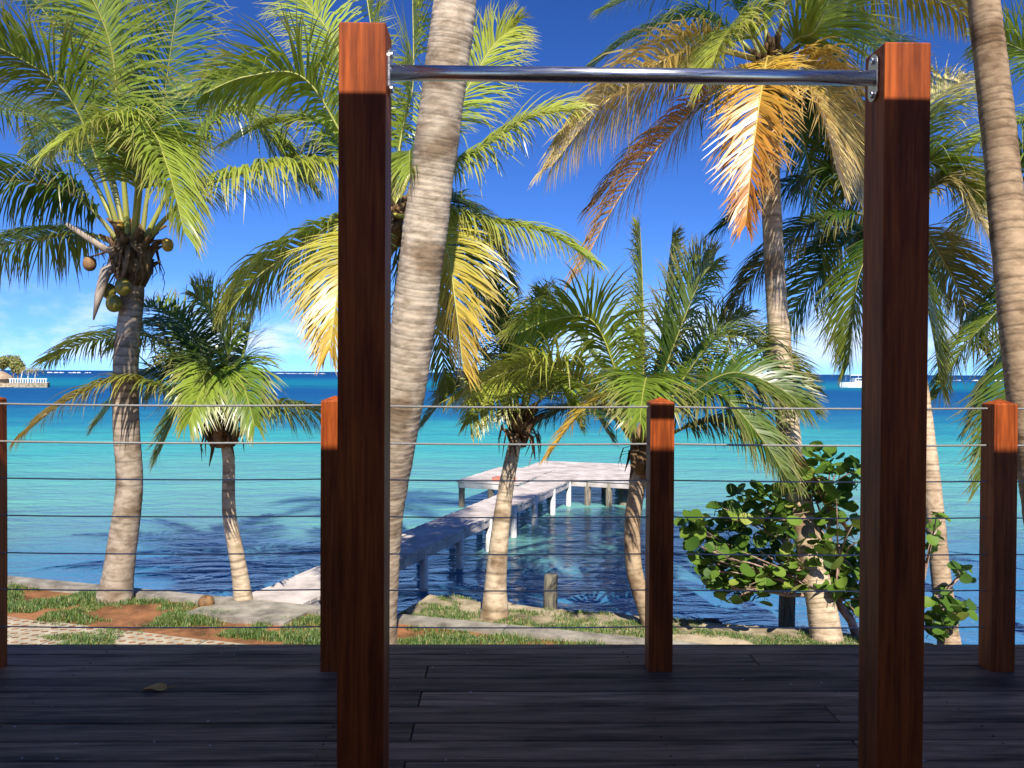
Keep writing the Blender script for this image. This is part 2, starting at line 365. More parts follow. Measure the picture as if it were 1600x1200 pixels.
for kb in range(9):
    for kj in range(12):
        for dy in (-.045, .045):
            o = bpy.data.objects.new('screw', scm); C.objects.link(o); o.parent = deck
            o.location = (-6.6 + 1.2 * kj + random.uniform(-.008, .008), EDGE - PITCH * (kb + .5) + dy + random.uniform(-.006, .006), .2 + .0008)
k = 0; y = EDGE - PITCH / 2
while y > -4.4:
    if k in (0, 1, 3): cuts = [-7, 7] if k != 1 else [-7, 1.18, 7]
    elif k % 2 == 0: cuts = [-7, -3.9, -.30, 3.3, 7]
    else: cuts = [-7, -2.1, 1.25 + .02 * (k % 3), 4.9, 7]
    for a0, a1 in zip(cuts[:-1], cuts[1:]): board(a0, a1, y)
    k += 1; y -= PITCH

# cable railing
rail = empty('cable_railing', (0, 3.76, 0)); tag(rail, 'red hardwood post railing strung with thin steel cables along deck edge', 'railing')
def post_mesh(w, h, capz):
    bm = bmesh.new(); hw = w / 2
    lv = [[bm.verts.new((x * hw, y * hw, z)) for x, y in ((-1, -1), (1, -1), (1, 1), (-1, 1))] for z in (0, h * .33, h * .66, h)]
    for q in range(3):
        for i in range(4): bm.faces.new((lv[q][i], lv[q][(i + 1) % 4], lv[q + 1][(i + 1) % 4], lv[q + 1][i]))
    bm.faces.new(lv[0][::-1])
    ap = bm.verts.new((0, 0, h + capz))
    for i in range(4): bm.faces.new((lv[3][i], lv[3][(i + 1) % 4], ap))
    es = [e for e in bm.edges if abs(e.verts[0].co.x - e.verts[1].co.x) < 1e-5 and abs(e.verts[0].co.y - e.verts[1].co.y) < 1e-5]
    es += [e for e in bm.edges if e.verts[0].co.z > h - .001 and e.verts[1].co.z > h - .001]
    bmesh.ops.bevel(bm, geom=es, offset=.004, segments=2, affect='EDGES', profile=.5)
    me = bpy.data.meshes.new('post'); bm.to_mesh(me); bm.free(); me.materials.append(mWood); return me
pm = post_mesh(.105, 1.175, .022)
RPX = [P(q, 583, 3.71).x for q in (-21, 521.5, 1036.5, 1581, 2120, -560)]
for x in RPX:
    o = link_mesh('post', pm, None, rail); at_loc(o, (x, 3.76, .0))
for zc in (1.154, .991, .831, .669, .506, .346, .183):
    mb = MB(); pts = []
    xs = sorted(RPX)
    for i in range(len(xs) - 1):
        for q in range(8):
            f = q / 8; pts.append((xs[i] + (xs[i + 1] - xs[i]) * f, 3.76, zc - .006 * 4 * f * (1 - f)))
    pts.append((xs[-1], 3.76, zc))
    mb.tube(pts, .0045 if zc > .9 else .003, 8); o = mb.build('cable', mCable, rail)

# pull-up frame
fr = empty('pull_up_frame', (.3, 2.67, 0)); tag(fr, 'pull-up frame of two red hardwood posts and polished steel bar', 'exercise frame')
LX, RX, PW, FY = P(565, 583, 2.6).x, P(1413.5, 583, 2.62).x, .142, 2.671
pl_ = post_mesh(PW, 2.352, .012); pr_ = post_mesh(PW, 2.312, .012)
at_loc(link_mesh('post', pl_, None, fr), (LX, FY, 0)); at_loc(link_mesh('post', pr_, None, fr), (RX, FY, 0))
BZ = 2.226
mb = MB(); mb.tube([(LX + PW / 2 + .006, FY, BZ), (RX - PW / 2 - .006, FY, BZ)], .0238, 24); mb.build('bar', mSteel, fr)
for sx, xx in ((1, LX + PW / 2), (-1, RX - PW / 2)):
    bm = bmesh.new(); ring = []
    for i in range(20):                   # oblong flange plate
        q = 2 * math.pi * i / 20; ring.append((.033 * math.cos(q), .033 * math.sin(q) + (.040 if math.sin(q) > 0 else -.040)))
    lo_ = [bm.verts.new((0, p[0], p[1])) for p in ring]; hi_ = [bm.verts.new((sx * .006, p[0], p[1])) for p in ring]
    bm.faces.new(lo_); bm.faces.new(hi_)
    for i in range(20): bm.faces.new((lo_[i], lo_[(i + 1) % 20], hi_[(i + 1) % 20], hi_[i]))
    bmesh.ops.recalc_face_normals(bm, faces=bm.faces)
    me = bpy.data.meshes.new('flange'); bm.to_mesh(me); bm.free(); me.materials.append(mSteel)
    fl = link_mesh('flange', me, None, fr); at_loc(fl, (xx + sx * .001, FY, BZ))
    for dz in (-.052, .052):
        mb = MB(); mb.tube([(sx * .006, 0, dz), (sx * .012, 0, dz), (sx * .015, 0, dz)], [.011, .011, .006], 8, smooth=False)
        bo = bpy.data.objects.new('bolt', mb.mesh('bolt')); bo.data.materials.append(mSteel); C.objects.link(bo); bo.parent = fl

# ------------------------------------------------------------------ pier
pier = empty('pier', (W0.x, W0.y, ZW)); tag(pier, 'bleached timber pier on white piles leading to a T-shaped platform', 'pier')
O = YAW @ Vector((1.40, 19.8, 0)); PU = YAW @ Vector((.316, .949, 0)); PV = YAW @ Vector((.949, -.316, 0)); PA = math.atan2(PV.y, PV.x)
PZ = -1.15
def planks(v0, v1, u0, u1, along='v', w=.145):
    mb = MB()
    if along == 'v':
        k = int((u1 - u0) / w)
        for i in range(k):
            u = u0 + (i + .5) * (u1 - u0) / k; c = O + PV * ((v0 + v1) / 2 + random.uniform(-.012, .012)) + PU * u
            mb.box((c.x, c.y, PZ - .02 + random.uniform(-.004, .004)), (v1 - v0, (u1 - u0) / k - .012, .04), PA)
    return mb
ULAND = -11.35
tag(planks(-.78, 0, ULAND, 0).build('walkway_planks', mPier, pier), kind='stuff')
tag(planks(-1.8, 1.65, 1.85, 3.75).build('platform_planks', mPier, pier), kind='stuff')
tag(planks(-.86, 1.65, .003, 1.845).build('platform_planks', mPier, pier), kind='stuff')
tag(planks(-2.40, -.9, -1.2, 1.84).build('platform_planks', mPier, pier), kind='stuff')
def beam(v0, u0, v1, u1, z, w, h, name='beam', m=mPier):
    a0 = O + PV * v0 + PU * u0; a1 = O + PV * v1 + PU * u1; dd = a1 - a0; c = (a0 + a1) / 2
    mb = MB(); mb.box((c.x, c.y, z), (dd.length, w, h), math.atan2(dd.y, dd.x)); mb.build(name, m, pier)
for vv in (-.74, -.04): beam(vv, ULAND, vv, -.02, PZ - .105, .05, .12)
for uu in (.06, 1.78, 3.65): beam(-.8 if uu < 1.8 else -1.75, uu, 1.6, uu, PZ - .105, .06, .12)
for uu in (-1.15, 1.70): beam(-2.36, uu, -.95, uu, PZ - .105, .06, .12)
def pile(vv, uu, rad, top, m, name='pile'):
    c = O + PV * vv + PU * uu; mb = MB()
    mb.tube([(c.x, c.y, ZW - 1.2), (c.x, c.y, top)], rad, 12); mb.build(name, m, pier)
for k in range(-2, 7):
    dpt = 12.05 + 1.27 * k; uu = (dpt - 19.8) / .949
    pile(-.045, uu, .058, PZ - .045, mPile); pile(-.735, uu + .05, .058, PZ - .045, mPile)
    beam(-.78, uu, 0, uu, PZ - .20, .05, .07, 'cross_beam')
for vv in (.35, .85, 1.55): pile(vv, .1, .075, PZ - .045, mOldPile); pile(vv, 1.9, .075, PZ - .045, mOldPile); pile(vv, 3.6, .075, PZ - .045, mOldPile)
for vv in (-2.3, -1.6, -1.0): pile(vv, -1.1, .07, PZ - .045, mOldPile); pile(vv, 1.6, .07, PZ - .045, mOldPile)
pile(1.15, .5, .16, PZ - .045, mOldPile)
c = O + PV * -1.35 + PU * -.9; mb = MB(); mb.box((c.x, c.y, PZ + .045), (.55, .22, .07), PA + .3)
mb.box((c.x, c.y, PZ + .09), (.40, .12, .03), PA + .3)
tag(mb.build('plank', mRed), 'faded reddish plank lying on the pier platform', 'plank')
c = W0 + V * .25 + U * -.35                                   # concrete landing of the pier
mb = MB(); q = O + PV * -.39 + PU * (ULAND - .32); mb.box((q.x, q.y, -1.52), (1.15, .66, .72), PA)
tag(mb.build('landing_slab', mConc), 'pale concrete landing slab at the shore end of pier', 'slab')

# mooring piles on the shore
def mooring(px, pyb, d, w, h, label):
    p = P(px, pyb, d); mb = MB()
    mb.tube([(p.x, p.y, p.z - .7), (p.x, p.y, p.z + h * .5), (p.x + .005, p.y, p.z + h - .012), (p.x + .005, p.y, p.z + h)], [w, w, w * .98, w * .86], 14)
    tag(mb.build('mooring_pile', mOldPile), label, 'pile')
mooring(860, 955, 9.75, .080, .42, 'short grey weathered mooring pile standing alone at the water edge')
mooring(1229, 992, 9.35, .088, .50, 'dark mooring pile half hidden under the sea grape leaves')

# ------------------------------------------------------------------ palms
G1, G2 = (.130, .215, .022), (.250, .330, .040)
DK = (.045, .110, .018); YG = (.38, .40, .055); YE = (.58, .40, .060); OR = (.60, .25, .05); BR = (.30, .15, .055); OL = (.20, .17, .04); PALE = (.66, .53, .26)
def frond(parent, pts, leaf=.80, n=150, droop=.5, twist=0., col=G1, tip=None, start=.2, rw=.024, vee=.25, ragged=.2, lean=None):
    tip = tip or col
    K = 40; cv = cat(pts, K)
    for i in range(K + 1):                 # tip sags
        cv[i] = cv[i] + Vector((0, 0, -.10 * (i / K) ** 4))
    hor = Vector((pts[-1][0] - pts[0][0], pts[-1][1] - pts[0][1], 0))
    if hor.length < .15: hor = Vector((1, .3, 0))
    hor.normalize(); side0 = Vector((-hor.y, hor.x, 0))
    length = sum((cv[i + 1] - cv[i]).length for i in range(K))
    rib = MB()
    rc = lerp(col, (.42, .36, .10), .55) if col not in (OR, BR, YE, PALE) else lerp(col, (.6, .42, .12), .5)
    rib.tube(cv, [rw * (1.5 - .9 * min(1, i / K * 4)) if i < K * .25 else rw * .6 * (1 - .85 * i / K) + .0015 for i in range(K + 1)], 6, col=rc)
    mb = MB()
    for sgn in (-1, 1):
        for k in range(n):
            if random.random() < ragged * .35: continue
            t = start + (1 - start) * (k + random.random() * .7) / n
            f = min(t * K, K - .001); i = int(f); f -= i
            p = cv[i].lerp(cv[i + 1], f); tg = (cv[i + 1] - cv[i]).normalized()
            sd = (side0 - tg * side0.dot(tg)).normalized()
            sd = Matrix.Rotation(twist * (.4 + t), 3, tg) @ sd
            nr = sd.cross(tg)
            if nr.z < 0 and abs(twist) < 1.2: nr = -nr
            tt = (t - start) / (1 - start)
            ang = R(68 - 44 * tt + random.uniform(-10, 10))
            ll = leaf * (.55 + .45 * min(1, tt * 4)) * (1 - .62 * max(0, tt - .45) / .55) * random.uniform(.86, 1.1)
            d = (tg * math.cos(ang) + sd * sgn * math.sin(ang) + nr * (vee + random.uniform(-.10, .10))).normalized()
            w = .0108 * (.75 + .25 * math.sin(math.pi * min(1, tt + .2))); pt = p.copy(); vs = []; cs = []
            dr = droop * random.uniform(.75, 1.3)
            if random.random() < ragged: dr += random.uniform(.3, 1.2)
            base = lerp(col, tip, min(1, max(0, tt * 1.1 + random.uniform(-.15, .15)))); sh = random.uniform(.72, 1.28)
            base = tuple(min(.8, x * sh) for x in base); dry = lerp(base, (.50, .36, .16), random.uniform(.15, .75))
            wnd = Vector((random.gauss(0, .07) + .03, random.gauss(0, .07), random.gauss(0, .05)))
            SEG = 4; wv = (tg - d * tg.dot(d)).normalized()
            for s_ in range(SEG + 1):
                ww = w * (.75, 1, .92, .62, .06)[s_]
                wv = (wv - d * wv.dot(d)).normalized()
                vs += [pt - wv * ww, pt + wv * ww]; cc = base if s_ < 3 else lerp(base, dry, (s_ - 2) / 2); cs += [cc, cc]
                pt = pt + d * (ll / SEG); d = (d + Vector((0, 0, -1)) * dr * .42 + Vector((random.uniform(-.04, .04), random.uniform(-.04, .04), 0)) + wnd).normalized()
            mb.add(vs, [(2 * s_, 2 * s_ + 1, 2 * s_ + 3, 2 * s_ + 2) for s_ in range(SEG)], cs, True)
    o = mb.build('frond', mLeaf, parent)
    r_ = rib.build('midrib', mRib, None); r_.parent = o
    return o
def trunk(parent, pts, r0, r1, flare=1.35, tint=(1, 1, 1), ring=.075):
    Ln = sum((Vector(pts[i + 1]) - Vector(pts[i])).length for i in range(len(pts) - 1)); K = max(30, int(Ln / .018))
    cv = cat(pts, K); rad = []; col = []; ph = random.random(); acc = 0; nxt = ring; lastv = 1
    for i in range(K + 1):
        f = i / K; h = f * Ln
        r = r0 + (r1 - r0) * min(1, f * 1.15); r *= 1 + (flare - 1) * math.exp(-h / .28)
        ph += Ln / K / (ring * (1 + .35 * noise.noise(Vector((h * 1.7, r0 * 50, 0)))))
        q = ph % 1.0; r *= 1 + .022 * (q - .5)
        rad.append(r * (1 + .03 * noise.noise(Vector((h * 2, 4, r0 * 9)))))
        dk = .55 + .25 * noise.noise(Vector((h * 3, 1, r0))) if q < .13 else 1.0
        g = .88 + .3 * noise.noise(Vector((h * .8, 9, r0 * 31)))
        col.append(tuple(dk * g * x for x in tint))
    mb = MB(); mb.tube(cv, rad, 20, col=col, jit=lambda i, j: .03 * noise.noise(Vector((i * .11, j * .9, r0 * 77))) + .018 * noise.noise(Vector((i * .5, j * 2.1, r0 * 7))))
    return mb.build('trunk', mTrunk, parent)
def fibre(parent, c, r, h, n=26, scraps=12):
    mb = MB(); c = Vector(c)
    mb.tube([c + Vector((0, 0, -h)), c + Vector((0, 0, -h * .55)), c, c + Vector((0, 0, h * .5)), c + Vector((0, 0, h))], [r * .75, r * 1.15, r * 1.2, r * .85, r * .3], 14,
            jit=lambda i, j: .28 * noise.noise(Vector((i * 1.3, j * .8, c.x * 3))))
    for k in range(n):                     # old leaf bases wrapped round the head
        q = random.uniform(0, 6.283); z = random.uniform(-.9, .5) * h; dv = Vector((math.cos(q), math.sin(q), 0))
        p = c + dv * r * .9 + Vector((0, 0, z)); l_ = random.uniform(.10, .24)
        mb.tube([p, p + dv * l_ * .35 + Vector((0, 0, l_ * .6)), p + dv * l_ * .9 + Vector((0, 0, l_ * .9))], [.045, .034, .012], 6)
    for k in range(scraps):                # hanging dry scraps
        q = random.uniform(0, 6.283); dv = Vector((math.cos(q), math.sin(q), 0)); p = c + dv * r * 1.1 + Vector((0, 0, random.uniform(-.4, .4) * h))
        l_ = random.uniform(.15, .4); sd = Vector((-dv.y, dv.x, 0)); w = random.uniform(.008, .03)
        pp = [p, p + dv * .10 + Vector((0, 0, -.1 * l_)), p + dv * .14 + Vector((0, 0, -.55 * l_)), p + dv * .11 + sd * random.uniform(-.08, .08) + Vector((0, 0, -l_))]
        vs = []
        for i, x in enumerate(pp): ww = w * (1, 1.2, .8, .15)[i]; vs += [x - sd * ww, x + sd * ww]
        mb.add(vs, [(2 * i, 2 * i + 1, 2 * i + 3, 2 * i + 2) for i in range(3)], smooth=True)
    return mb.build('fibre', mFibre, parent)
def nut(parent, c, r, m):
    mb = MB(); c = Vector(c); K = 8
    mb.tube([c + Vector((0, 0, r * 1.15 * math.cos(math.pi * i / K))) for i in range(K + 1)], [max(.004, r * math.sin(math.pi * i / K) ** .85) for i in range(K + 1)], 12,
            jit=lambda i, j: .05 * math.cos(3 * j * 6.283 / 12))
    return mb.build('coconut', m, parent)

def palm(label, tp, crown, fr_specs, r0, r1, cd_, leaf=.80, fr_r=.14, flare=1.35, tint=(1, 1, 1), fh=.28, n=150, rw=.024, scraps=12):
    """tp: trunk pixels (px, py, distance); crown: (px, py); fronds: mid and tip pixels with distance offsets."""
    base = P(*tp[0]); root = empty('palm_tree', base); tag(root, label, 'palm tree', 'coconut palms along the shore')
    c = P(crown[0], crown[1], cd_)
    trunk(root, [P(*q) for q in tp] + [c + Vector((0, 0, -.05))], r0, r1, flare, tint)
    fibre(root, c, fr_r, fh, scraps=scraps)
    for sp in fr_specs:
        (mx_, my_, md), (tx, ty, td) = sp[0], sp[1]; kw = dict(sp[2]) if len(sp) > 2 else {}
        mid = P(mx_, my_, cd_ + md); tip_ = P(tx, ty, cd_ + td)
        dv = (mid - c); st = c + Vector((dv.x, dv.y, 0)).normalized() * fr_r * .5 + Vector((0, 0, .05))
        q1 = st.lerp(mid, .5) + Vector((0, 0, .10 * dv.length))
        kw.setdefault('leaf', leaf); kw.setdefault('n', n); kw.setdefault('twist', random.uniform(-.7, .7)); kw.setdefault('rw', rw)
        kw.setdefault('col', lerp(G1, G2, random.random())); kw.setdefault('tip', lerp(kw['col'], YG, random.uniform(.1, .6)))
        frond(root, [st, q1, mid, mid.lerp(tip_, .55) + Vector((0, 0, .07 * (tip_ - mid).length)), tip_], **kw)
    return root, c
def auto(c, cnt, length, cd_, lo_=-.2, hi_=1.1, seed=1):
    """fronds all round a crown that stands outside the picture: returns world-space point lists"""
    rnd = random.Random(seed); out = []
    for k in range(cnt):
        q = 6.283 * (k + rnd.random() * .6) / cnt; el = lo_ + (hi_ - lo_) * ((k * .618) % 1); dv = Vector((math.cos(q), math.sin(q), 0)); l_ = length * rnd.uniform(.85, 1.1)
        p1 = c + dv * l_ * .3 * math.cos(el) + Vector((0, 0, l_ * .3 * math.sin(el) + .1)); p2 = c + dv * l_ * .68 * math.cos(el * .7) + Vector((0, 0, l_ * (.5 * math.sin(el) + .02)))
        p3 = c + dv * l_ * .95 * math.cos(el * .5) + Vector((0, 0, l_ * (.5 * math.sin(el) - .22)))
        out.append([c + Vector((0, 0, .05)), p1, p2, p3])
    return out

HANG = dict(droop=1.3, twist=.25)
# --- tall coconut-bearing palm at the left
r_, c1 = palm('coconut palm with hanging coconuts and grey shaded trunk beside the seawall',
    [(178, 945, 9.3), (190, 860, 9.3), (202, 760, 9.3), (197, 660, 9.25), (197, 560, 9.2), (206, 470, 9.2)], (207, 395), [
    ((180, 140, .3), (138, -100, .2), dict(twist=1.1, droop=.25, col=G1)), ((120, 90, .5), (0, -50, .9), dict(twist=.9, droop=.35, col=DK, tip=G1)),
    ((100, 140, -.4), (-70, 40, -1), dict(twist=.6, droop=.5)), ((255, 160, .2), (300, -120, .2), dict(twist=-1.2, droop=.2, col=DK, tip=G1)),
    ((360, 170, 0), (475, 270, .3), dict(twist=.5, droop=.8)), ((390, 268, -.6), (600, 262, -1.0), dict(droop=1.25, twist=.2, col=G2, tip=YG, leaf=.9)),
    ((222, 200, -.9), (85, 215, -2.0), dict(droop=.9, twist=.4)), ((236, 205, -1.0), (288, 345, -1.9), dict(droop=.8, twist=-.3)),
    ((85, 290, -.2), (-120, 290, -.5), dict(droop=1.2, col=DK, tip=G1)), ((70, 372, .2), (-130, 430, .2), dict(droop=1.3, twist=.2)),
    ((60, 180, .6), (-140, 190, 1.0), dict(droop=.6)), ((240, 190, 1.2), (330, 120, 2.4), dict(droop=.6)), ((130, 210, 1.3), (40, 230, 2.6), dict(droop=.8)),
    ((170, 60, -.5), (60, -150, -1.), dict(twist=.8, droop=.4))],
    .152, .120, 9.2, leaf=.84, fr_r=.17, tint=(.80, .78, .78), fh=.36, n=160, scraps=26)  # greyed tint carries the shade on this trunk in its bark colour
for (px, py, dd, rr_, m_) in ((140, 412, -.05, .085, mNutB), (178, 474, -.2, .10, mNutG), (192, 448, -.24, .10, mNutG), (262, 383, -.1, .075, mNutY), (186, 352, -.15, .06, mNutY), (170, 455, -.1, .09, mNutG)):
    rr_ *= .82; nut(r_, P(px, py, 9.2 + dd), rr_, m_)
    mb = MB(); q = P(px, py, 9.2 + dd); mb.tube([c1, c1.lerp(q, .6) + Vector((0, 0, .08)), q + Vector((0, 0, rr_))], [.018, .012, .008], 6); mb.build('fruit_stalk', mNutB, r_)
mb = MB(); mb.tube([c1, P(165, 390, 9.0), P(104, 350, 8.9)], [.05, .04, .022], 8); mb.build('broken_leaf_stalk', mSpathe, r_)
mb = MB(); mb.tube([c1, P(165, 425, 9.0), P(155, 460, 8.95), P(146, 500, 8.95)], [.03, .06, .045, .008], 8); mb.build('spathe', mSpathe, r_)

# --- small palm next to it
palm('small slim palm with dense dark fronds and pale sunlit foot near pier landing',
    [(382, 950, 9.25), (372, 880, 9.25), (358, 800, 9.3), (357, 715, 9.35)], (348, 668), [
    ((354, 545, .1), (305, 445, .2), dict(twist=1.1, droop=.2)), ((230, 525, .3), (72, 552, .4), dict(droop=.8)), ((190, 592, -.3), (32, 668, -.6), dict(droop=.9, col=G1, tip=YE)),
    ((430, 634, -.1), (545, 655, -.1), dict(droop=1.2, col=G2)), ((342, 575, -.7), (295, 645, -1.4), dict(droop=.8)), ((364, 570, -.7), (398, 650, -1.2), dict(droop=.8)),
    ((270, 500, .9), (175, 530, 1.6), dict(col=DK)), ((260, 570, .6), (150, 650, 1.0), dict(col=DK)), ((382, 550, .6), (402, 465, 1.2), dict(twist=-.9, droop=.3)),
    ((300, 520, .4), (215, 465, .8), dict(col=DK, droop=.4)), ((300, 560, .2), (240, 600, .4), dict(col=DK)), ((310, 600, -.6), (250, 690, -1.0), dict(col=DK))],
    .085, .062, 9.35, leaf=.62, fr_r=.10, tint=(1.25, 1.2, 1.1), fh=.22, n=124, rw=.018)

# --- palm whose trunk stands behind the left frame post
palm('bright green palm whose trunk hides behind the left frame post',
    [(568, 985, 8.3), (573, 800, 8.35), (580, 600, 8.4), (592, 440, 8.45)], (600, 345), [
    ((470, 118, -.2), (318, 130, -.5), dict(twist=.7, droop=.5, col=G2)), ((500, 190, .4), (365, 205, .6), dict(droop=.7)), ((590, 120, .3), (560, -80, .5), dict(twist=1., droop=.3, col=G2, tip=YG)),
    ((645, 130, .2), (645, -80, .4), dict(twist=-1.1, droop=.3, col=G2, tip=YG)), ((520, 60, .6), (430, -40, 1.), dict(col=G2)), ((740, 240, -.3), (893, 155, -.6), dict(droop=.8, twist=.5, col=G2, tip=YG)),
    ((722, 150, .6), (806, 28, 1.0), dict(droop=.4, twist=.9, col=G2, tip=YG)), ((765, 345, -.2), (920, 388, -.4), dict(droop=1.1, col=YG, tip=G2)), ((696, 385, -.6), (724, 560, -.9), dict(droop=.5, twist=1.2, col=YG, tip=YE)),
    ((455, 395, -.3), (358, 470, -.5), dict(droop=1.1, col=G2)), ((540, 400, -.6), (515, 530, -1.), dict(col=YG, tip=YE)), ((730, 320, .8), (800, 430, 1.2), dict(col=DK)), ((690, 330, 1.), (790, 530, 1.6), dict(col=DK)),
    ((640, 240, -1.), (640, 250, -2.), dict()), ((560, 230, 1.2), (480, 260, 2.4), dict(col=DK)), ((660, 400, .6), (700, 600, .9), dict(col=DK))],
    .125, .10, 8.5, leaf=.72, fr_r=.15)

# --- thick leaning palm right behind the left post, crown above the picture
root = empty('palm_tree', P(585, 1005, 7.7)); tag(root, 'thick pale leaning palm trunk rising past the pull-up bar, crown out of sight', 'palm tree', 'coconut palms along the shore')
tp = [(582, 1030, 7.6), (598, 800, 7.3), (633, 600, 6.9), (659, 400, 6.65), (685, 200, 6.45), (711, 0, 6.3), (728, -200, 6.05)]
HEAD = Vector((-.9, 5.8, 13.0))
trunk(root, [P(*q) for q in tp] + [Vector((-.12, 5.9, 6.6)), Vector((-.35, 5.85, 9.6)), HEAD], .185, .145, 1.25, (1.12, 1.08, 1.0), .085); c = HEAD.copy(); fibre(root, c, .17, .35)
for k, pts in enumerate(auto(c, 12, 2.7, 0, .1, 1.1, 3)): frond(root, pts, leaf=.84, n=96, twist=random.uniform(-.6, .6), col=lerp(G1, G2, random.random()), tip=YG)

# --- small palm in front of the pier
palm('small palm with flared pale trunk standing on the grass in front of pier walkway',
    [(772, 985, 9.2), (776, 890, 9.25), (788, 780, 9.4), (802, 705, 9.5)], (812, 665), [
    ((740, 590, .2), (666, 645, .3), dict(col=DK)), ((760, 560, .4), (698, 498, .8), dict(col=DK)), ((800, 540, .3), (765, 430, .5), dict(col=DK)), ((832, 540, .5), (855, 440, .8), dict(col=DK)),  # dark green puts this crown's shade into the leaf colour
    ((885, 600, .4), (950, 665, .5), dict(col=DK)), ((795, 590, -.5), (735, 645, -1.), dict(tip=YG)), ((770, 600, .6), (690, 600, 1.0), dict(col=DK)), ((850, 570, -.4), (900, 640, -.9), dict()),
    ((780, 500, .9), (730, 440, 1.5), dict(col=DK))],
    .115, .066, 9.6, leaf=.60, fr_r=.10, flare=1.7, tint=(1.25, 1.2, 1.1), fh=.24, n=120, rw=.018, scraps=18)

# --- curved young palm by the middle railing post
palm('young palm with curved slim trunk and broad arching fronds behind middle railing post',
    [(1022, 1000, 8.9), (1008, 950, 8.9), (991, 890, 8.95), (988, 820, 9.0), (995, 765, 9.0)], (1003, 705), [
    ((925, 500, -.2), (812, 505, -.4), dict(droop=.7, twist=.7, col=G2, leaf=.80)), ((860, 572, -.5), (722, 605, -.8), dict(droop=.8, twist=.5, col=G2, tip=YG)), ((950, 615, -.6), (858, 695, -1.), dict(droop=.6, col=YG, tip=(.55, .33, .05), leaf=.40, n=80, twist=.3)),
    ((1006, 520, .1), (1000, 340, .2), dict(twist=1.2, droop=.15, leaf=.5)), ((1035, 520, .3), (1052, 352, .5), dict(twist=-1.2, droop=.15, leaf=.5, col=DK)), ((1060, 520, 0), (1115, 395, .1), dict(twist=-.9, droop=.2, col=DK)),
    ((1135, 520, .2), (1265, 590, .4), dict(droop=.5, col=G1)), ((1140, 582, -.3), (1258, 620, -.5), dict(droop=.5, col=DK)), ((1120, 615, -.7), (1230, 730, -1.), dict(droop=.8, col=DK)),
    ((1150, 662, -.2), (1310, 800, -.3), dict(droop=1.0, col=G1, tip=BR)), ((930, 560, .8), (845, 450, 1.4), dict(col=G2)), ((930, 640, .5), (855, 640, .9), dict(col=DK)), ((1080, 560, .9), (1170, 480, 1.6), dict(col=DK)),
    ((1010, 590, -.9), (1000, 640, -1.6), dict(col=G1))],
    .082, .085, 9.0, leaf=.72, fr_r=.10, flare=1.1, tint=(.9, .8, .68), fh=.30, n=146, rw=.022)

# --- tall palm with yellow and orange fronds
palm('tall slim palm with yellow and orange dying fronds above the sea grape',
    [(1296, 1030, 8.5), (1284, 950, 8.6), (1266, 860, 8.75), (1240, 740, 8.95), (1226, 610, 9.1), (1212, 450, 9.3), (1203, 250, 9.45)], (1205, 105), [
    ((1040, 92, -.3), (862, 245, -.5), dict(droop=1.1, twist=.8, col=YE, tip=PALE, leaf=.95)), ((1020, 120, -.8), (880, 200, -1.2), dict(droop=1.2, twist=.5, col=YE, tip=PALE)), ((1050, 205, -.2), (903, 415, -.4), dict(droop=.9, twist=.6, col=OR, tip=(.50, .30, .12), n=95)), ((1080, 180, .4), (925, 310, .6), dict(droop=.9, col=OL, tip=OR, n=100)),
    ((1192, 125, -1.0), (1165, 335, -1.4), dict(droop=.35, twist=.1, col=YE, tip=OR, leaf=.7, start=.3)), ((1285, 120, -.4), (1350, 285, -.7), dict(droop=1.0, twist=-.8, col=YE, tip=PALE, leaf=.95)), ((1270, 150, -.9), (1310, 260, -1.4), dict(droop=.7, col=YE, tip=PALE)), ((1275, 45, -.5), (1335, -90, -.8), dict(twist=-.9, droop=.4, col=G2)),
    ((1350, -25, .2), (1545, 35, .4), dict(droop=1.4, col=YG, tip=YE, leaf=.7)), ((1080, 25, .2), (920, 95, .4), dict(droop=.8, col=G1)), ((1120, -20, .4), (950, 0, .8), dict(droop=.6, col=G1)),
    ((1190, -60, .2), (1180, -260, .2), dict(twist=1.)), ((1245, -60, .5), (1290, -230, 1.), dict()), ((1300, 190, .6), (1365, 385, 1.), dict(col=OL)), ((1255, 215, .8), (1290, 430, 1.2), dict(col=DK)),
    ((1150, 40, -.7), (1105, 110, -1.5), dict(col=G2, tip=YG)), ((1330, 60, .7), (1440, 120, 1.3), dict(col=G2))],
    .150, .100, 9.5, leaf=.84, fr_r=.16, tint=(1.15, 1.08, .98), fh=.32, n=156)

# --- palm behind the right frame post
palm('palm behind the right frame post with dull green drooping fronds',
    [(1486, 1030, 9.1), (1469, 890, 9.3), (1453, 735, 9.5), (1430, 560, 9.8)], (1402, 350), [
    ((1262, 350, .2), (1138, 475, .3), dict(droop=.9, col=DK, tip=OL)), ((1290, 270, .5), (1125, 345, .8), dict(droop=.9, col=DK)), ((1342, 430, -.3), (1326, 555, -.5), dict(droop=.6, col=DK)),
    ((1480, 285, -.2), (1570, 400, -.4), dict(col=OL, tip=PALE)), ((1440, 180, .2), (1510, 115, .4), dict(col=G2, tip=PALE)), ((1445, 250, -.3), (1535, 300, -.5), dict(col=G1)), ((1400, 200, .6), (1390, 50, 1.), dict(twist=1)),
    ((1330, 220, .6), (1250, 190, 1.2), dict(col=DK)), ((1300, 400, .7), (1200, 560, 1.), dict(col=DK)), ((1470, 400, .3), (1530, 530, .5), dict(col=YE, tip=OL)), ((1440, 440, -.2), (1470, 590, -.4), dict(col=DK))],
    .105, .095, 10.0, leaf=.80, fr_r=.15, tint=(.95, .85, .75))

